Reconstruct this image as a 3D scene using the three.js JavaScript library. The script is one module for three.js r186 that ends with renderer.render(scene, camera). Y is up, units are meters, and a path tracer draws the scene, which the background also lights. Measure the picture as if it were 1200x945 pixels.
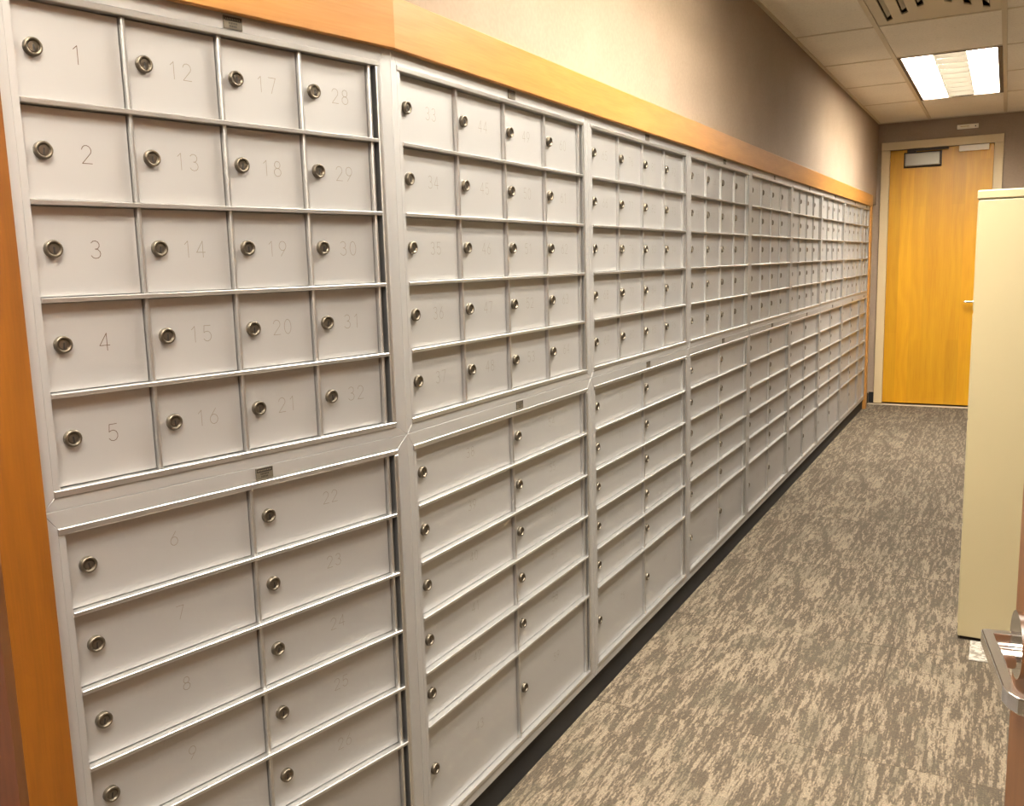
import * as THREE from 'three';
import { RectAreaLightUniformsLib } from 'three/addons/lights/RectAreaLightUniformsLib.js';
import { mergeGeometries } from 'three/addons/utils/BufferGeometryUtils.js';
import { RoundedBoxGeometry } from 'three/addons/geometries/RoundedBoxGeometry.js';

// ---------------------------------------------------------------- camera, exposure, lights
RectAreaLightUniformsLib.init();
const scene = new THREE.Scene();
const R = THREE.MathUtils.degToRad;
const camera = new THREE.PerspectiveCamera(48.0466, 1200 / 945, 0.01, 60);
camera.position.set(1.0296, 1.3207, 0);
camera.rotation.order = 'YXZ';
camera.rotation.set(R(-8.6924), R(28.6044), R(-1.5867));
scene.add(camera);
const renderer = new THREE.WebGLRenderer({ antialias: true });
renderer.toneMapping = THREE.LinearToneMapping;
renderer.toneMappingExposure = 1.12;
renderer.shadowMap.enabled = true;
scene.background = new THREE.Color(0x000000);
const LAMP_RADIANCE = 112, LAMP_COLOR = new THREE.Color().setRGB(1.0, 0.935, 0.84);
// the two recessed ceiling fixtures: [z of the near end, z of the far end]
const FIXTURES = [[-5.885, -7.535], [-3.335, -1.685], [0.835, -0.815]].map(([a, b]) => [Math.max(a, b), Math.min(a, b)]);
const FX0 = 0.425, FX1 = 0.947, CEIL = 2.44;
const LANES = [[FX0 + 0.012, FX0 + 0.176], [FX1 - 0.176, FX1 - 0.012]];
for (const [za, zb] of FIXTURES) for (const [xa, xb] of LANES) {
  const l = new THREE.RectAreaLight(LAMP_COLOR, LAMP_RADIANCE * 1, xb - xa - 0.02, za - zb - 0.06);
  l.position.set((xa + xb) / 2, CEIL + 0.098, (za + zb) / 2);
  l.rotation.x = -Math.PI / 2;
  scene.add(l);
}

// ---------------------------------------------------------------- helpers
let seed = 12345;
const rnd = () => { seed = (seed * 1664525 + 1013904223) >>> 0; return seed / 4294967296; };
const hash = (x, y, s) => { let h = (x * 374761393 + y * 668265263 + s * 2147483647) | 0; h = Math.imul(h ^ (h >>> 13), 1274126177); h ^= h >>> 16; return (h >>> 0) / 4294967296; };
function vn(x, y, px, py, s) { // value noise that repeats every px, py cells
  const xi = Math.floor(x), yi = Math.floor(y); let fx = x - xi, fy = y - yi;
  fx = fx * fx * (3 - 2 * fx); fy = fy * fy * (3 - 2 * fy);
  const w = (a, p) => ((a % p) + p) % p;
  const a = hash(w(xi, px), w(yi, py), s), b = hash(w(xi + 1, px), w(yi, py), s), c = hash(w(xi, px), w(yi + 1, py), s), d = hash(w(xi + 1, px), w(yi + 1, py), s);
  return a + (b - a) * fx + (c - a) * fy + (a - b - c + d) * fx * fy;
}
const sstep = (a, b, x) => { const t = Math.min(1, Math.max(0, (x - a) / (b - a))); return t * t * (3 - 2 * t); };
function dataTex(n, m, fn, srgb = true) {
  const d = new Uint8Array(n * m * 4);
  for (let j = 0; j < m; j++) for (let i = 0; i < n; i++) {
    const c = fn(i / n, j / m, i, j), k = (j * n + i) * 4;
    d[k] = Math.max(0, Math.min(255, c[0])); d[k + 1] = Math.max(0, Math.min(255, c[1])); d[k + 2] = Math.max(0, Math.min(255, c[2])); d[k + 3] = 255;
  }
  const t = new THREE.DataTexture(d, n, m, THREE.RGBAFormat);
  t.wrapS = t.wrapT = THREE.RepeatWrapping; t.magFilter = THREE.LinearFilter; t.minFilter = THREE.LinearMipmapLinearFilter; t.generateMipmaps = true;
  if (srgb) t.colorSpace = THREE.SRGBColorSpace;
  t.needsUpdate = true; return t;
}
function rep(t, sx, sy = sx) { const c = t.clone(); c.repeat.set(1 / sx, 1 / sy); c.needsUpdate = true; return c; }
const mix3 = (a, b, t) => [a[0] + (b[0] - a[0]) * t, a[1] + (b[1] - a[1]) * t, a[2] + (b[2] - a[2]) * t];
function std(o) { return new THREE.MeshStandardMaterial(o); }
// uv in metres, projected along the main direction of each face; swap turns the picture by 90 degrees
function metreUV(g, swap = false, off = [0, 0]) {
  g = g.index ? g.toNonIndexed() : g;
  const p = g.attributes.position, uv = new Float32Array(p.count * 2), a = new THREE.Vector3(), b = new THREE.Vector3(), c = new THREE.Vector3();
  for (let i = 0; i < p.count; i += 3) {
    a.fromBufferAttribute(p, i); b.fromBufferAttribute(p, i + 1); c.fromBufferAttribute(p, i + 2);
    const n = b.clone().sub(a).cross(c.clone().sub(a)); const ax = Math.abs(n.x), ay = Math.abs(n.y), az = Math.abs(n.z);
    [a, b, c].forEach((v, k) => {
      let u, w; if (ax >= ay && ax >= az) { u = v.z; w = v.y; } else if (ay >= az) { u = v.z; w = v.x; } else { u = v.x; w = v.y; }
      if (swap) [u, w] = [w, u];
      uv[(i + k) * 2] = u + off[0]; uv[(i + k) * 2 + 1] = w + off[1];
    });
  }
  g.setAttribute('uv', new THREE.BufferAttribute(uv, 2));
  return g;
}
const box = (x0, x1, y0, y1, z0, z1) => new THREE.BoxGeometry(x1 - x0, y1 - y0, z1 - z0).translate((x0 + x1) / 2, (y0 + y1) / 2, (z0 + z1) / 2);
const rbox = (x0, x1, y0, y1, z0, z1, r = 0.003, s = 1) => new RoundedBoxGeometry(x1 - x0, y1 - y0, z1 - z0, s, r).translate((x0 + x1) / 2, (y0 + y1) / 2, (z0 + z1) / 2);
// a flat polygon in x, y with front face at z1 and back at z0, its front edges chamfered by c
function slab(pts, z0, z1, c = 0) {
  const s = new THREE.Shape(pts.map(p => new THREE.Vector2(p[0], p[1])));
  const g = new THREE.ExtrudeGeometry(s, { depth: z1 - z0 - 2 * c, bevelEnabled: c > 0, bevelThickness: c, bevelSize: c, bevelOffset: -c, bevelSegments: 1, steps: 1 });
  return g.translate(0, 0, z0 + c);
}
const rectPts = (x0, x1, y0, y1) => [[x0, y0], [x1, y0], [x1, y1], [x0, y1]];
// a plan outline of [x, z] points standing from y0 to y1
function planPrism(pts, y0, y1, c = 0) {
  return slab(pts.map(([x, z]) => [x, -z]), y0, y1, c).rotateX(-Math.PI / 2);
}
const taken = {};
function numbered(n) { const k = taken[n] = (taken[n] ?? -1) + 1; return k ? `${n}_${String(k).padStart(3, '0')}` : n; }
function mesh(name, geo, mat, parent) {
  const m = new THREE.Mesh(Array.isArray(geo) ? mergeGeometries(geo.map(g => g.index ? g.toNonIndexed() : g)) : geo, mat);
  m.name = parent ? name : numbered(name); (parent || scene).add(m); return m;
}
function struct(o) { o.userData.kind = 'structure'; return o; }
function tag(o, label, category, group) { o.userData.label = label; o.userData.category = category; if (group) o.userData.group = group; return o; }
function thing(name, label, category, pos = [0, 0, 0], turn = 0, group) {
  const o = new THREE.Group(); o.name = numbered(name); o.position.set(...pos); o.rotation.y = turn; scene.add(o); return tag(o, label, category, group);
}

// ---------------------------------------------------------------- materials
const fine = dataTex(256, 256, (u, v, i, j) => { const k = 128 + 70 * (vn(u * 128, v * 128, 128, 128, 3) - 0.5) + 60 * (vn(u * 48, v * 48, 48, 48, 4) - 0.5); return [k, k, k]; }, false);
const wallTone = dataTex(512, 512, (u, v) => { const k = (vn(u * 10, v * 10, 10, 10, 5) - 0.5) * 5 + (vn(u * 180, v * 180, 180, 180, 6) - 0.5) * 6; return [149 + k, 131 + k, 113 + k]; });
const wallMat = std({ map: rep(wallTone, 1.2), roughness: 0.9, bumpMap: rep(fine, 0.12), bumpScale: 0.0004 });
// cross-grained maple: grain runs along u
function woodTex(n, m, light, dark, s, bands) {
  return dataTex(n, m, (u, v) => {
    const warp = vn(u * 6, v * 8, 6, 8, s) * 0.5 + vn(u * 14, v * 20, 14, 20, s + 1) * 0.18;
    const rings = 0.5 + 0.5 * Math.sin((v * 9 + warp * 2.2) * Math.PI * 2);
    const fibre = vn(u * 26, v * 220, 26, 220, s + 2), cloud = vn(u * 4, v * 6, 4, 6, s + 3);
    let t = 0.26 * rings + 0.34 * fibre + 0.4 * cloud;
    let c = mix3(light, dark, t);
    if (bands) { const k = Math.floor(v * bands), b = hash(k, 3, s + 9), e = hash(k, Math.floor(u * 2 + hash(k, 1, s) * 2) % 2, s + 5); const f = 0.9 + 0.14 * b + 0.05 * e; c = c.map(x => x * f); }
    return c;
  });
}
const mapleT = woodTex(1024, 512, [178, 127, 66], [152, 103, 43], 21, 0);
const maple = std({ map: rep(mapleT, 1.1, 0.55), roughness: 0.42 });
const postShadeT = woodTex(512, 256, [116, 68, 4], [92, 51, 2], 31, 0);  // same wood as the header, shade on the post mixed into the colours
const shadedPostMat = std({ map: rep(postShadeT, 0.9, 0.3), roughness: 0.45 });
const returnShadeT = woodTex(512, 256, [118, 68, 40], [96, 52, 30], 41, 0);  // reddish board, the shade on its turned-away side painted into the tone
const shadedRedWood = std({ map: rep(returnShadeT, 0.9, 0.3), roughness: 0.5 });
const doorT = woodTex(1024, 512, [196, 147, 20], [174, 120, 6], 51, 8);
const doorMat = std({ map: rep(doorT, 2.3, 0.8), roughness: 0.4 });
const doorBrownT = woodTex(512, 256, [120, 78, 42], [98, 60, 28], 61, 0);
const doorBrown = std({ map: rep(doorBrownT, 1.2, 0.5), roughness: 0.45 });
const carpetT = dataTex(2048, 2048, (u, v) => { // 1.54 m square, streaks along v
  const a = 0.32 * vn(u * 150, v * 18, 150, 18, 71) + 0.30 * vn(u * 330, v * 50, 330, 50, 72) + 0.28 * vn(u * 620, v * 170, 620, 170, 73) + 0.14 * vn(u * 26, v * 8, 26, 8, 74);
  const t = sstep(0.42, 0.66, a);
  let c = mix3([70, 60, 46], [114, 102, 84], t);
  const hue = vn(u * 40, v * 20, 40, 20, 75); c = mix3(c, [72, 67, 52], 0.3 * sstep(0.62, 0.8, hue));
  const loop = hash(Math.floor(u * 512), Math.floor(v * 680), 77), row = 0.5 + 0.5 * Math.sin(v * 680 * Math.PI * 2 / 2), col = 0.5 + 0.5 * Math.sin(u * 256 * Math.PI * 2);
  const f = 0.80 + 0.24 * loop + 0.07 * row + 0.06 * col;
  return c.map(x => x * f);
});
const carpetB = dataTex(512, 512, (u, v) => { const k = 255 * (0.45 * hash(Math.floor(u * 128), Math.floor(v * 170), 81) + 0.3 * (0.5 + 0.5 * Math.sin(v * 170 * Math.PI)) + 0.25 * (0.5 + 0.5 * Math.sin(u * 64 * Math.PI * 2))); return [k, k, k]; }, false);
const carpetMat = std({ map: rep(carpetT, 1.54), roughness: 1.0, bumpMap: rep(carpetB, 0.385), bumpScale: 0.002 });
const tileT = dataTex(512, 512, (u, v) => { const k = (vn(u * 5, v * 5, 5, 5, 91) - 0.5) * 6 + (vn(u * 160, v * 160, 160, 160, 92) - 0.5) * 10 - (vn(u * 90, v * 90, 90, 90, 93) > 0.86 ? 10 : 0); return [246 + k, 239 + k, 222 + k]; });
const ceilTileMat = std({ map: rep(tileT, 0.7), roughness: 0.95, bumpMap: rep(fine, 0.15), bumpScale: 0.0006 });
const teeMat = std({ color: 0xd9cdb2, roughness: 0.6 });
const plaster = std({ color: 0xb8aa92, roughness: 0.95 });
const alu = std({ color: new THREE.Color().setRGB(0.47, 0.465, 0.455), metalness: 0.85, roughness: 0.56, bumpMap: rep(fine, 0.05), bumpScale: 0.00006 });
const aluDoors = [0, 1, 2].map(i => std({ color: new THREE.Color().setRGB(0.46 + 0.008 * i, 0.455 + 0.008 * i, 0.445 + 0.008 * i), metalness: 0.85, roughness: 0.56, bumpMap: rep(fine, 0.045), bumpScale: 0.00008 }));
const aluBright = std({ color: new THREE.Color().setRGB(0.58, 0.575, 0.56), metalness: 1.0, roughness: 0.4 });
const nickel = std({ color: new THREE.Color().setRGB(0.15, 0.127, 0.095), metalness: 0.9, roughness: 0.38 });
const keyBlack = std({ color: 0x120e0a, roughness: 0.6 });
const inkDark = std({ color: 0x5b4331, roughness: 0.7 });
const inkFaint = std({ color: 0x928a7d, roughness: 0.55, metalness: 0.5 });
const vinyl = std({ color: 0x060505, roughness: 0.7 });
const beigePaint = std({ color: 0x9c8f6e, roughness: 0.42 });
const framePaint = std({ color: 0xc8b48e, roughness: 0.5 });
const chrome = std({ color: new THREE.Color().setRGB(0.82, 0.80, 0.78), metalness: 1, roughness: 0.12 });
const greyMetal = std({ color: 0x8f8a80, metalness: 0.6, roughness: 0.45 });
const darkMetal = std({ color: 0x2c241c, metalness: 0.5, roughness: 0.5 });
const whitePaint = std({ color: 0xf0ece2, roughness: 0.5 });
const bronzeTrim = std({ color: 0x574a40, metalness: 0.3, roughness: 0.5 });
const lampGlow = std({ color: 0xffffff, roughness: 0.6, emissive: LAMP_COLOR, emissiveIntensity: 3 });
const plateT = (() => {
  const c = document.createElement('canvas'); c.width = 128; c.height = 80; const x = c.getContext('2d');
  x.fillStyle = '#5e574a'; x.fillRect(0, 0, 128, 80); x.fillStyle = '#1d1914'; x.fillRect(6, 5, 116, 26);
  x.fillStyle = '#7d7464'; for (let i = 0; i < 9; i++) x.fillRect(14 + i * 11.5, 12, 6, 11);
  x.fillStyle = '#2a241c'; for (let i = 0; i < 7; i++) x.fillRect(34 + i * 9, 37, 6, 13); for (let i = 0; i < 6; i++) x.fillRect(38 + i * 9, 56, 6, 13);
  const t = new THREE.CanvasTexture(c); t.colorSpace = THREE.SRGBColorSpace; return t;
})();
const plateMat = std({ map: plateT, roughness: 0.45, metalness: 0.3 });

// ---------------------------------------------------------------- layout
const Z0 = -1.4506, W = 0.9139, W1 = 0.7031, BEND = R(11.2), ZFAR = -8.657, XR = 2.25, ZBACK = 3.4, XN = 1.215;
const Y_HEAD0 = 1.7225, Y_HEAD1 = 1.8176, Y_UT = 1.6889, Y_UB = 1.0230, Y_MID = 0.9943, Y_LT = 0.9583, Y_LB = 0.122, Y_BASE = 0.088;
const EL = 0.0287, ER = 0.0387;
const RUN_END = -8.25;
// point on the angled first stretch of wall: u along it (0 at its near end, W1 at the joint), w outwards
const bent = (u, w) => { const L = W1 - u; return [-L * Math.sin(BEND) + w * Math.cos(BEND), Z0 + L * Math.cos(BEND) + w * Math.sin(BEND)]; };
const bentRoot = bent(0, 0);
const ROW_EDGES = [ZBACK, 2.53, 1.69, 0.85, 0.01, -0.83, -1.67, -2.51, -3.35, -4.19, -5.03, -5.87, -6.71, -7.55, ZFAR];
const COL_EDGES = [0, 0.405, 0.965, 1.525, 2.085, XR], NC = COL_EDGES.length - 1;

// ---------------------------------------------------------------- room shell
{
  // left wall: plan outline with the niche depth behind the mailboxes, and full thickness above the header
  const back = -0.66, wl = -0.05, p0 = bent(-0.07, -0.36), pm = bent(W1, wl);
  const lower = [[back, ZFAR - 0.1], [wl, ZFAR - 0.1], [wl, pm[1]], bent(-0.045, wl), bent(-0.045, -0.36), [p0[0], ZBACK + 0.1], [back, ZBACK + 0.1]];
  const upper = [[back, ZFAR - 0.1], [0, ZFAR - 0.1], [0, Z0], bent(-0.045, 0), bent(-0.045, -0.36), [p0[0], ZBACK + 0.1], [back, ZBACK + 0.1]];
  struct(mesh('wall_left', [metreUV(planPrism(lower, -0.02, Y_HEAD0 + 0.03)), metreUV(planPrism(upper, Y_HEAD0 + 0.03, 2.62))], wallMat));
  struct(mesh('wall_right', metreUV(box(XR, XR + 0.12, -0.02, 2.62, ZFAR - 0.1, ZBACK + 0.1)), wallMat));
  struct(mesh('wall_back', metreUV(box(-0.66, XR, -0.02, 2.62, ZBACK, ZBACK + 0.12)), wallMat));
  // far wall with its door opening; beside the camera a cross wall whose door stands open
  const far = new THREE.Shape([[-0.05, -0.02], [0.10, -0.02], [0.10, 2.205], [0.90, 2.205], [0.90, -0.02], [XR, -0.02], [XR, 2.62], [-0.05, 2.62]].map(p => new THREE.Vector2(...p)));
  struct(mesh('wall_far', metreUV(new THREE.ExtrudeGeometry(far, { depth: 0.12, bevelEnabled: false }).translate(0, 0, ZFAR - 0.12)), wallMat));
  const ent = new THREE.Shape([[XN - 0.03, -0.02], [XN, -0.02], [XN, 2.14], [2.12, 2.14], [2.12, -0.02], [XR, -0.02], [XR, 2.62], [XN - 0.03, 2.62]].map(p => new THREE.Vector2(...p)));
  struct(mesh('wall_entry', metreUV(new THREE.ExtrudeGeometry(ent, { depth: 0.12, bevelEnabled: false }).translate(0, 0, -0.06)), wallMat));
  struct(mesh('wall_near', metreUV(box(XN - 0.03, XN + 0.09, -0.02, 2.62, 0.06, ZBACK)), wallMat));
  struct(mesh('baseboard_left', metreUV(planPrism([[-0.05, -8.64], [-0.012, -8.64], [-0.012, Z0], bent(0.0, -0.012), bent(0.0, -0.05), [-0.05, Z0]], 0.0, Y_BASE - 0.002)), vinyl));
  struct(mesh('baseboard_far', [box(-0.01, 0.033, 0, 0.095, ZFAR, ZFAR + 0.008), box(0.967, XR, 0, 0.095, ZFAR, ZFAR + 0.008)], vinyl));
  struct(mesh('baseboard_right', box(XR - 0.008, XR, 0, 0.095, ZFAR + 0.01, ZBACK), vinyl));

  // floor: slab with carpet tiles
  const floor = struct(mesh('floor', box(-0.66, XR + 0.1, -0.08, -0.008, ZFAR - 0.1, ZBACK + 0.1), plaster));
  const xe = [-0.6, -0.02, 0.75, 1.52, XR + 0.02], T = 0.77; let n = 0;
  for (let i = 0; i < 4; i++) for (let k = 0; k < 16; k++) {
    const zb = Math.max(-2.385 - T * (8 - k) + 0, ZFAR - 0.05), za = Math.min(-2.385 - T * (7 - k), ZBACK + 0.05); if (za - zb < 0.05) continue;
    const g = metreUV(rbox(xe[i] + 0.0001, xe[i + 1] - 0.0001, -0.008, 0, zb + 0.0003, za - 0.0003, 0.0011), true, [0, hash(k, 5, 2) * 0.9]);
    mesh('carpet_tile', g, carpetMat, floor); n++;
  }
  // ceiling: slab, tiles and grid
  const ceil = struct(mesh('ceiling', box(-0.66, XR + 0.1, 2.60, 2.70, ZFAR - 0.1, ZBACK + 0.1), plaster));
  const inFix = (i, z) => i === 1 && FIXTURES.some(([a, b]) => z < a + 0.02 && z > b - 0.02);
  const isVent = (i, k) => i === 1 && ROW_EDGES[k] === -4.19;
  for (let i = 0; i < NC; i++) for (let k = 0; k < ROW_EDGES.length - 1; k++) {
    const za = ROW_EDGES[k], zb = ROW_EDGES[k + 1];
    if (inFix(i, (za + zb) / 2) || isVent(i, k)) continue;
    const xa = i === 0 ? -0.5 : COL_EDGES[i];
    mesh('ceiling_tile', metreUV(rbox((i === 0 ? (za > -1 ? xa : 0.002) : xa + 0.004), COL_EDGES[i + 1] - 0.004, CEIL, CEIL + 0.016, zb + 0.004, za - 0.004, 0.002), false, [rnd(), rnd()]), ceilTileMat, ceil);
  }
  for (let i = 1; i < NC; i++) mesh('ceiling_tee', rbox(COL_EDGES[i] - 0.012, COL_EDGES[i] + 0.012, CEIL - 0.005, CEIL + 0.03, ZFAR, ZBACK, 0.0015), teeMat, ceil);
  for (let k = 1; k < ROW_EDGES.length - 1; k++) for (let i = 0; i < NC; i++) {
    const z = ROW_EDGES[k]; if (i === 1 && FIXTURES.some(([a, b]) => z < a - 0.1 && z > b + 0.1)) continue;
    mesh('ceiling_cross_tee', rbox((i === 0 ? (z > -1 ? -0.5 : 0) : COL_EDGES[i]) + 0.012, COL_EDGES[i + 1] - 0.012, CEIL - 0.0035, CEIL + 0.025, z - 0.009, z + 0.009, 0.0012), teeMat, ceil);
  }
  mesh('wall_angle', box(0.0, 0.018, CEIL - 0.005, CEIL + 0.001, ZFAR, Z0), teeMat, ceil);
  mesh('wall_angle', box(0.018, XR, CEIL - 0.005, CEIL + 0.001, ZFAR, ZFAR + 0.018), teeMat, ceil);
}

// ---------------------------------------------------------------- wooden surround
{
  const gEnd = RUN_END - 0.085;
  const TH = 0.013, m = Math.tan(BEND / 2) * TH;
  const head = metreUV(planPrism([[0.0, gEnd], [TH, gEnd], [TH, Z0 + m], [0.0, Z0]], Y_HEAD0, Y_HEAD1, 0.002), false);
  tag(struct(mesh('trim_1', head, maple)), 'long pale orange maple board running along the tops of the mailboxes', 'trim');
  const h2 = metreUV(planPrism([bent(W1, 0), [TH, Z0 + m], bent(-0.064, TH), bent(-0.064, 0)], Y_HEAD0, Y_HEAD1, 0.002), false, [0.37, 0.2]);
  tag(struct(mesh('trim_2', h2, maple)), 'short maple board above the mailbox bank that starts with number 1', 'trim');
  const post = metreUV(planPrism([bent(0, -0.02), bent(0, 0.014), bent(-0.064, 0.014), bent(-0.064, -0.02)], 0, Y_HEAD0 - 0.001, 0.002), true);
  tag(struct(mesh('trim_3', post, shadedPostMat)), 'wide wooden end post, shade put into its orange, beside the doors numbered 1 to 5', 'trim');
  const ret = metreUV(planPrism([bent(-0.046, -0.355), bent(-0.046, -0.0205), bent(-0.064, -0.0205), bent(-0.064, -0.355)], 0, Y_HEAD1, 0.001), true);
  tag(struct(mesh('trim_4', ret, shadedRedWood)), 'reddish wooden return panel, shade put into its brown, around the corner of the end post', 'trim');
  const end = metreUV(rbox(-0.04, 0.014, 0, Y_HEAD0 - 0.001, gEnd + 0.004, RUN_END - 0.001, 0.002), true);
  tag(struct(mesh('trim_5', end, maple)), 'narrow upright maple strip closing the mailbox row near the far door', 'trim');
}

// ---------------------------------------------------------------- mailboxes
const lockGeo = (() => {
  const p = [[0, 0.0035], [0.0078, 0.0035], [0.0082, 0.0062], [0.0088, 0.0075], [0.0108, 0.0078], [0.0122, 0.0066], [0.0126, 0.0045], [0.0126, 0]].map(a => new THREE.Vector2(...a));
  return new THREE.LatheGeometry(p.reverse(), 22).rotateX(Math.PI / 2);
})();
const plugGeo = (() => { const p = [[0, 0.0055], [0.0066, 0.0055], [0.0072, 0.0048], [0.0072, 0.003]].map(a => new THREE.Vector2(...a)); return new THREE.LatheGeometry(p.reverse(), 16).rotateX(Math.PI / 2); })();
const lockBody = mergeGeometries([lockGeo, plugGeo]);
const keyGeo = slab(rectPts(-0.0012, 0.0012, -0.0062, 0.0028), 0.0040, 0.0058);
// single stroke numerals on a 0..0.6 by 0..1 grid
const arc = (cx, cy, rx, ry, a0, a1, n = 7) => Array.from({ length: n + 1 }, (_, i) => { const a = R(a0 + (a1 - a0) * i / n); return [cx + rx * Math.cos(a), cy + ry * Math.sin(a)]; });
const DIGIT = {
  0: [arc(0.3, 0.5, 0.28, 0.5, 0, 360, 14)], 1: [[[0.1, 0.8], [0.32, 1], [0.32, 0]]],
  2: [[...arc(0.3, 0.72, 0.27, 0.28, 170, -30, 7), [0.02, 0], [0.58, 0]]],
  3: [[...arc(0.28, 0.76, 0.25, 0.24, 150, -90, 7)], [...arc(0.28, 0.27, 0.29, 0.27, 90, -155, 8)]],
  4: [[[0.44, 0], [0.44, 1], [0, 0.3], [0.6, 0.3]]], 5: [[[0.54, 1], [0.1, 1], [0.06, 0.56], ...arc(0.28, 0.32, 0.29, 0.32, 110, -150, 8)]],
  6: [[[0.46, 1], ...arc(0.3, 0.31, 0.28, 0.31, 150, 510, 12)]], 7: [[[0.02, 1], [0.58, 1], [0.22, 0]]],
  8: [arc(0.3, 0.76, 0.23, 0.24, -90, 270, 10), arc(0.3, 0.27, 0.28, 0.27, 90, 450, 10)], 9: [[[0.14, 0], ...arc(0.3, 0.69, 0.28, 0.31, -30, 330, 12)]],
};
const numCache = {};
function numberGeo(n, h = 0.025, w = 0.001) {
  const key = n + '_' + h; if (numCache[key]) return numCache[key];
  const pos = [], s = String(n), tot = (s.length * 0.6 + (s.length - 1) * 0.3) * h;
  [...s].forEach((ch, q) => {
    const ox = -tot / 2 + q * 0.9 * h;
    for (const line of DIGIT[ch]) for (let i = 0; i + 1 < line.length; i++) {
      let [ax, ay] = line[i], [bx, by] = line[i + 1]; ax = ox + ax * h; bx = ox + bx * h; ay = (ay - 0.5) * h; by = (by - 0.5) * h;
      const d = Math.hypot(bx - ax, by - ay) || 1, nx = -(by - ay) / d * w / 2, ny = (bx - ax) / d * w / 2, ex = (bx - ax) / d * w * 0.4, ey = (by - ay) / d * w * 0.4;
      const A = [ax - ex - nx, ay - ey - ny], B = [bx + ex - nx, by + ey - ny], C = [bx + ex + nx, by + ey + ny], D = [ax - ex + nx, ay - ey + ny];
      for (const p of [A, B, C, A, C, D]) pos.push(p[0], p[1], 0);
    }
  });
  const g = new THREE.BufferGeometry(); g.setAttribute('position', new THREE.Float32BufferAttribute(pos, 3));
  g.setAttribute('uv', new THREE.Float32BufferAttribute(new Float32Array(pos.length / 3 * 2), 2)); g.computeVertexNormals();
  return numCache[key] = g;
}
const geoCache = {};
const cached = (k, f) => geoCache[k] ??= f();
const DOOR_W = -0.012, BEAD = 0.010;
function mailboxBank(name, label, group, rootPos, turn, w, y0, y1, oy0, oy1, cols, rowEdges, numbers, unit) {
  // local axes: x along the wall, y up from the bank's foot, z out of the wall
  const t = thing(name, label, 'mailbox', [rootPos[0], y0, rootPos[1]], turn, group);
  const h = y1 - y0, a = EL, b = w - ER, c = oy0 - y0, d = oy1 - y0, g = 0.0003, key = `${name.slice(0, 5)}${w.toFixed(3)}`;
  const fi = [a - BEAD, b + BEAD, c - BEAD, d + BEAD];
  const fr = [
    [[g, g], [w - g, g], [fi[1], fi[2]], [fi[0], fi[2]]].map((p, i) => i < 2 ? [p[0] + (i ? -0.0004 : 0.0004), p[1]] : p),
    [[w - g, g + 0.0004], [w - g, h - g - 0.0004], [fi[1], fi[3]], [fi[1], fi[2]]],
    [[w - g - 0.0004, h - g], [g + 0.0004, h - g], [fi[0], fi[3]], [fi[1], fi[3]]],
    [[g, h - g - 0.0004], [g, g + 0.0004], [fi[0], fi[2]], [fi[0], fi[3]]]];
  fr.forEach((p, i) => mesh('frame_rail', cached(key + 'f' + i, () => metreUV(slab(p, -0.012, 0, 0.0006))), alu, t));
  const bd = [rectPts(fi[0], fi[1], fi[2], c), rectPts(b, fi[1], c, d), rectPts(fi[0], fi[1], d, fi[3]), rectPts(fi[0], a, c, d)];
  bd.forEach((p, i) => mesh('bead', cached(key + 'b' + i, () => metreUV(i === 3 ? slab(p, -0.02, 0, 0.0002) : slab(p, -0.02, 0.0022, 0.0012))), i === 3 ? alu : aluBright, t));
  mesh('back_panel', cached(key + 'k', () => box(0.014, w - 0.014, 0.004, h - 0.004, -0.038, -0.028)), alu, t);
  const right = b - 0.011, cw = (right - a) / cols;
  // rails across, uprights between columns, closing strip at the right
  const edges = rowEdges.map(e => d - e * (d - c));
  for (let i = 1; i < edges.length - 1; i++) mesh('shelf_rail', cached(key + 'r' + i, () => metreUV(slab(rectPts(a, b, edges[i] - 0.0034, edges[i] + 0.0034), -0.026, 0.0022, 0.001))), aluBright, t);
  for (let k = 1; k <= cols; k++) mesh('upright', cached(key + 'v' + k, () => metreUV(slab(rectPts(a + k * cw - 0.0032, a + k * cw + 0.0032, c, d), -0.024, -0.003, 0.0018))), aluBright, t);
  for (let k = 0; k < cols; k++) for (let i = 0; i < edges.length - 1; i++) {
    const x0 = a + k * cw + (k ? 0.0042 : 0.0016), x1 = a + (k + 1) * cw - 0.0042, top = edges[i] - (i ? 0.0044 : 0.0012), bot = edges[i + 1] + (i < edges.length - 2 ? 0.0046 : 0.0016);
    const ww = x1 - x0, hh = top - bot;
    const door = mesh('door', cached(`d${ww.toFixed(4)}_${hh.toFixed(4)}`, () => metreUV(slab(rectPts(0, ww, 0, hh), -0.004, 0, 0.0007))), aluDoors[Math.floor(rnd() * 3)], t);
    door.position.set(x0, bot, DOOR_W);
    const n = numbers(k, i), lx = Math.min(0.030, ww * 0.175), ly = hh * 0.53;
    const lock = mesh('lock', lockBody, nickel, door); lock.position.set(lx, ly, 0); const tilt = (rnd() - 0.5) * 0.35; lock.rotation.z = tilt;
    const key1 = mesh('keyhole', keyGeo, keyBlack, door); key1.position.set(lx, ly, 0.0); key1.rotation.z = tilt;
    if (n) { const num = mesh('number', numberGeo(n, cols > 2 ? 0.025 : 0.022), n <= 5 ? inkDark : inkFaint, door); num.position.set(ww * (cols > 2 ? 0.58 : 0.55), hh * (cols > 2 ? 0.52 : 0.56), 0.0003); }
  }
  const py = name.startsWith('upper') ? Y_HEAD0 - y0 - 0.012 : d + BEAD + 0.0135;
  const pl = mesh('name_plate', cached('plate', () => {
    const q = new THREE.BoxGeometry(0.034, 0.019, 0.0016); return q;
  }), plateMat, t); pl.position.set(w * 0.52, py, 0.0008); pl.userData.label = 'small dark metal maker plate';
  return t;
}
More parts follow.
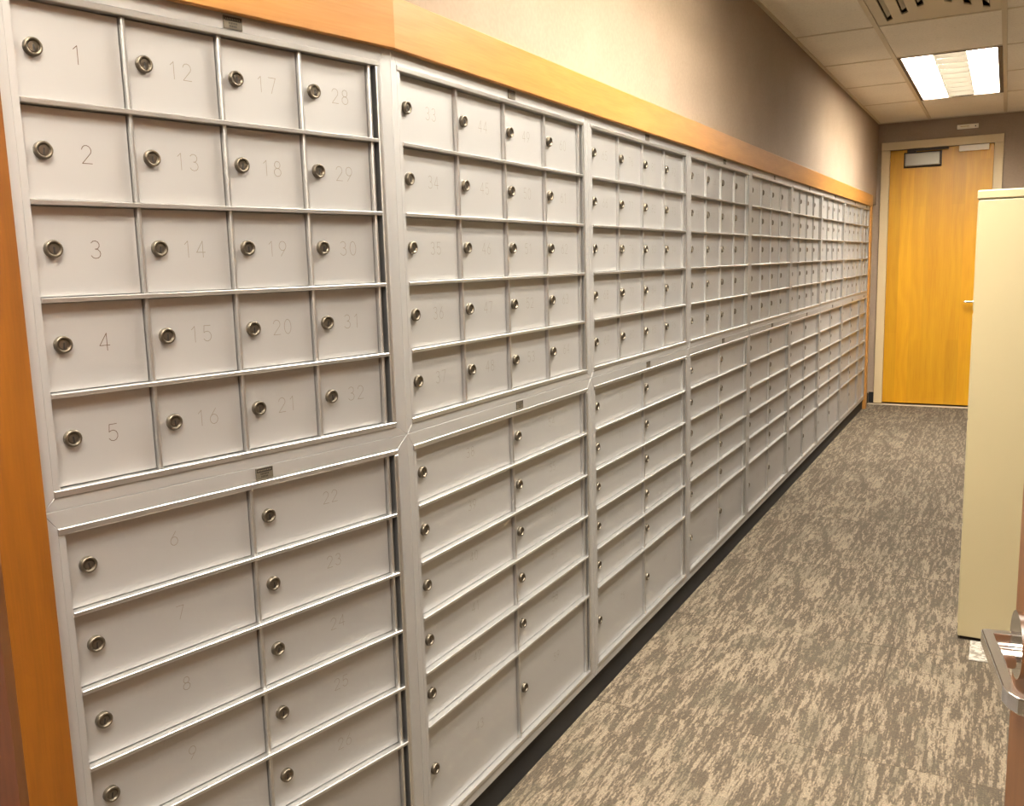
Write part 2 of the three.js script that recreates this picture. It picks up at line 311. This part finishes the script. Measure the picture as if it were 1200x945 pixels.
const ORD = ['first', 'second', 'third', 'fourth', 'fifth', 'sixth', 'seventh', 'eighth', 'ninth'];
const upRows = [0, 0.2, 0.4, 0.6, 0.8, 1], loRows = [0, 0.1446, 0.2892, 0.4338, 0.5784, 0.723, 1];
for (let k = 0; k < 9; k++) {
  const last = k === 8, first = k === 0, w = first ? W1 : last ? (Z0 - 7 * W - RUN_END) : W;
  const root = first ? bentRoot : [0, Z0 - (k - 1) * W], turn = Math.PI / 2 - (first ? BEND : 0), base = 32 * k;
  const upNo = (c, r) => base + [1, 12, 17, 28][c] + r, loNo = (c, r) => base + [6, 22][c] + r;
  const where = `${ORD[k]} along from the wooden end post`;
  mailboxBank('upper_mailbox_bank', last ? 'narrow upper mailbox bank beside the upright maple strip, ninth from the end post' : first ? 'upper silver mailbox bank with square doors, next to the wooden end post' : `upper silver mailbox bank of twenty doors, ${where}`, 'upper mailbox banks along the wall', root, turn, w, Y_MID, Y_HEAD0 + 0.018, Y_UB, Y_UT, last ? 2 : 4, upRows, upNo, k);
  mailboxBank('lower_mailbox_bank', last ? 'narrow lower mailbox bank beside the upright maple strip, ninth from the end post' : first ? 'lower grey mailbox bank with wide doors, next to the wooden end post' : `lower grey mailbox bank of wide doors, ${where}`, 'lower mailbox banks along the wall', root, turn, w, Y_BASE, Y_MID, Y_LB, Y_LT, last ? 1 : 2, loRows, loNo, k);
}

// ---------------------------------------------------------------- far door
{
  const d = struct(new THREE.Group()); d.name = 'door_1'; d.position.set(0.5, 0, ZFAR); scene.add(d);
  tag(d, 'closed honey coloured wooden door in a beige metal frame at the corridor end', 'door');
  mesh('leaf', metreUV(rbox(-0.397, 0.397, 0.008, 2.202, -0.05, -0.006, 0.002), true), doorMat, d);
  const F = 0.022;
  mesh('jamb', rbox(-0.467, -0.398, 0, 2.205, -0.06, F, 0.003), framePaint, d);
  mesh('jamb', rbox(0.398, 0.467, 0, 2.205, -0.06, F, 0.003), framePaint, d);
  mesh('head', rbox(-0.467, 0.467, 2.2055, 2.272, -0.06, F, 0.003), framePaint, d);
  const c = mesh('door_closer', rbox(-0.275, -0.005, 2.06, 2.165, -0.006, 0.05, 0.006), greyMetal, d);
  mesh('closer_plate', rbox(-0.288, 0.008, 2.048, 2.178, -0.007, 0.004, 0.002), darkMetal, d);
  mesh('closer_arm', [rbox(-0.25, 0.06, 2.182, 2.197, 0.02, 0.045, 0.003), rbox(-0.26, -0.19, 2.166, 2.2, 0.012, 0.05, 0.004)].map(g => g), darkMetal, c);
  const m = mesh('magnet_plate', rbox(0.137, 0.36, 2.155, 2.2, -0.004, 0.03, 0.003), whitePaint, d); m.userData.label = 'white metal plate at the head of the door';
  const rose = mesh('rose', new THREE.CylinderGeometry(0.028, 0.03, 0.014, 28).rotateX(Math.PI / 2).translate(0.345, 0.905, 0.001), chrome, d);
  const path = new THREE.CatmullRomCurve3([[0.345, 0.905, 0.0], [0.345, 0.905, 0.045], [0.335, 0.905, 0.058], [0.30, 0.905, 0.06], [0.235, 0.905, 0.06], [0.228, 0.905, 0.05]].map(p => new THREE.Vector3(...p)), false, 'catmullrom', 0.2);
  mesh('lever', new THREE.TubeGeometry(path, 24, 0.0095, 10), chrome, d);
}
// small wall unit above the far door
{
  const s = thing('wall_sign', 'small white rectangular plate on the wall above the far door', 'sign', [0.694, 2.334, ZFAR]);
  mesh('body', rbox(-0.08, 0.08, 0, 0.036, 0, 0.022, 0.004), whitePaint, s);
  mesh('button', new THREE.CylinderGeometry(0.005, 0.005, 0.004, 12).rotateX(Math.PI / 2).translate(0.058, 0.016, 0.023), darkMetal, s);
  mesh('slot', box(-0.055, 0.01, 0.016, 0.022, 0.021, 0.0228), framePaint, s);
}

// ---------------------------------------------------------------- ceiling fixtures
FIXTURES.forEach(([za, zb], q) => {
  const cx = (FX0 + FX1) / 2, len = za - zb, wd = FX1 - FX0, cz = (za + zb) / 2;
  const t = thing('ceiling_light', ['recessed louvred ceiling light with two bright bands before the far door', 'recessed ceiling light above the second and third mailbox banks', 'recessed ceiling light above the wooden end post'][q], 'light', [cx, CEIL, cz], 0, 'recessed ceiling lights');
  const hw = wd / 2, hl = len / 2;
  mesh('housing', [box(-hw, hw, 0.112, 0.12, -hl, hl), box(-hw, -hw + 0.004, 0.0, 0.112, -hl, hl), box(hw - 0.004, hw, 0, 0.112, -hl, hl), box(-hw, hw, 0, 0.112, -hl, -hl + 0.004), box(-hw, hw, 0, 0.112, hl - 0.004, hl)], whitePaint, t);
  mesh('trim_frame', [rbox(-hw - 0.008, -hw + 0.012, -0.007, 0.002, -hl - 0.008, hl + 0.008, 0.001), rbox(hw - 0.018, hw + 0.008, -0.007, 0.002, -hl - 0.008, hl + 0.008, 0.001), rbox(-hw, hw, -0.007, 0.002, hl - 0.004, hl + 0.008, 0.001), rbox(-hw, hw, -0.007, 0.002, -hl - 0.008, -hl + 0.004, 0.001)], bronzeTrim, t);
  for (const [xa, xb] of LANES) {
    mesh('lamp_panel', box(xa - cx, xb - cx, 0.1, 0.108, -hl + 0.02, hl - 0.02), lampGlow, t);
  }
  for (const x of [LANES[0][1], LANES[1][0]]) mesh('lane_divider', box(x - cx - 0.002, x - cx + 0.002, 0.004, 0.092, -hl + 0.005, hl - 0.005), whitePaint, t);
  const NB = 9;
  for (let i = 1; i < NB; i++) { const z = -hl + len * i / NB; mesh('louvre_blade', box(-hw + 0.005, hw - 0.005, 0.004, 0.034, z - 0.003, z + 0.003), whitePaint, t); }
});
// four way air diffuser in the ceiling
{
  const x0 = COL_EDGES[1] + 0.013, x1 = COL_EDGES[2] - 0.013, z1 = -4.19 - 0.011, z0 = -5.03 + 0.011, cx = (x0 + x1) / 2, cz = (z0 + z1) / 2;
  const t = thing('air_diffuser', 'square louvred air diffuser set in the ceiling grid', 'vent', [cx, CEIL, cz]);
  mesh('backing', box(x0 - cx, x1 - cx, 0.07, 0.075, z0 - cz, z1 - cz), bronzeTrim, t);
  // pressed panel with three slots along each side, stepped along the diagonals, blades tilted inside
  const hx = (x1 - x0) / 2, hz = (z1 - z0) / 2, face = new THREE.Shape(rectPts(-hx, hx, -hz, hz).map(p => new THREE.Vector2(...p)));
  const slots = [];
  for (let k = 0; k < 3; k++) for (const sx of [-1, 1]) {
    const xa = sx * (hx - 0.045 - k * 0.075), xb = xa - sx * 0.03, e = hz - 0.06 - k * 0.1;
    const q = [[xa, -e], [xb, -e + 0.035], [xb, e - 0.035], [xa, e]]; slots.push([xa, xb, e]);
    face.holes.push(new THREE.Path((sx > 0 ? q : q.slice().reverse()).map(p => new THREE.Vector2(...p))));
  }
  mesh('face_panel', new THREE.ExtrudeGeometry(face, { depth: 0.006, bevelEnabled: false }).rotateX(-Math.PI / 2).translate(0, 0.0, 0), teeMat, t);
  for (const [xa, xb, e] of slots) { const s = Math.sign(xa - xb), g = new THREE.BoxGeometry(0.04, 0.002, 2 * e - 0.07).rotateZ(-s * 0.7).translate((xa + xb) / 2 - s * 0.004, 0.024, 0); mesh('blade', g, teeMat, t); }
}

// ---------------------------------------------------------------- filing cabinet
{
  const X0 = 0.938, X1 = 1.56, Z1 = -3.325, Zb = -4.25, H = 1.516;
  const t = thing('filing_cabinet', 'tall cream steel filing cabinet standing opposite the mailboxes', 'cabinet', [(X0 + X1) / 2, 0, (Z1 + Zb) / 2]);
  const hx = (X1 - X0) / 2, hz = (Z1 - Zb) / 2;
  mesh('plinth', box(-hx + 0.012, hx - 0.01, 0, 0.02, -hz + 0.02, hz - 0.012), darkMetal, t);
  mesh('body', rbox(-hx + 0.004, hx, 0.012, H - 0.031, -hz, hz, 0.004, 2), beigePaint, t);
  mesh('lid', rbox(-hx, hx, H - 0.029, H, -hz - 0.002, hz + 0.002, 0.005, 2), beigePaint, t);
  for (let i = 0; i < 4; i++) {
    const y0 = 0.05 + i * 0.36, dr = mesh('drawer', rbox(-hx + 0.0015, -hx + 0.012, y0, y0 + 0.35, -hz + 0.02, hz - 0.02, 0.003), beigePaint, t);
    mesh('pull', rbox(-hx - 0.0005, -hx + 0.004, y0 + 0.3, y0 + 0.325, -0.2, 0.2, 0.003), greyMetal, dr);
  }
}
// pale strip lying on the carpet at the cabinet's foot
{
  const T = dataTex(256, 256, (u, v) => { const k = vn(u * 24, v * 24, 24, 24, 101) * 0.6 + vn(u * 70, v * 70, 70, 70, 102) * 0.4; return mix3([112, 105, 93], [166, 160, 149], sstep(0.3, 0.65, k)); });
  const m = mesh('floor_mat', metreUV(rbox(0, 0.42, 0, 0.004, 0, 0.165, 0.0018)), std({ map: rep(T, 0.25), roughness: 0.7 }));
  m.position.set(0.983, 0.0004, -3.322); tag(m, 'pale mottled strip lying on the carpet at the foot of the cream cabinet', 'mat');
}

// ---------------------------------------------------------------- entry door, opened into the room
{
  const d = struct(new THREE.Group()); d.name = 'door_2'; d.position.set(1.19, 0, -0.11); d.rotation.y = R(98.6); scene.add(d);
  tag(d, 'open brown wooden door with a chrome lever, seen from its edge', 'door');
  mesh('leaf', metreUV(rbox(0, 0.905, 0.01, 2.1, 0, 0.045, 0.002), true), doorBrown, d);
  const lx = 0.838, ly = 0.952;
  const rose = mesh('rose', new THREE.CylinderGeometry(0.03, 0.032, 0.01, 32).rotateX(Math.PI / 2).translate(lx, ly, -0.005), chrome, d);
  mesh('neck', new THREE.CylinderGeometry(0.0105, 0.0105, 0.028, 24).rotateX(Math.PI / 2).translate(lx - 0.008, ly - 0.010, -0.014), chrome, d);
  // flat bar bent into a U: out from the rose, along the door, back towards it
  const prof = [[0.0, 0], [-0.044, 0], [-0.044, 0.142], [-0.008, 0.142]]; // [out, along]
  const s = new THREE.Shape(), th = 0.011;
  const outer = [[-0.004, 0.006], [-0.036, 0.006], [-0.038, 0.004], [-0.038, -0.118], [-0.036, -0.13], [-0.030, -0.139], [-0.022, -0.143], [-0.006, -0.144]];
  const inner = [[-0.006, -0.136], [-0.020, -0.135], [-0.026, -0.131], [-0.029, -0.125], [-0.030, -0.116], [-0.030, -0.002], [-0.004, -0.002]];
  [...outer, ...inner].forEach(([o, al], i) => i ? s.lineTo(al, -o) : s.moveTo(al, -o));
  const g = new THREE.ExtrudeGeometry(s, { depth: 0.012, bevelEnabled: true, bevelThickness: 0.0012, bevelSize: 0.0012, bevelSegments: 2 });
  g.rotateX(-Math.PI / 2).translate(lx, ly - 0.003, 0); // x along the door, shape's y -> -z
  mesh('lever', g, chrome, d);
  mesh('latch_plate', rbox(0.9045, 0.9065, 0.9, 1.0, 0.01, 0.036, 0.0008), chrome, d);
}

scene.traverse(o => { if (o.isMesh) { o.castShadow = true; o.receiveShadow = true; } });
renderer.render(scene, camera);
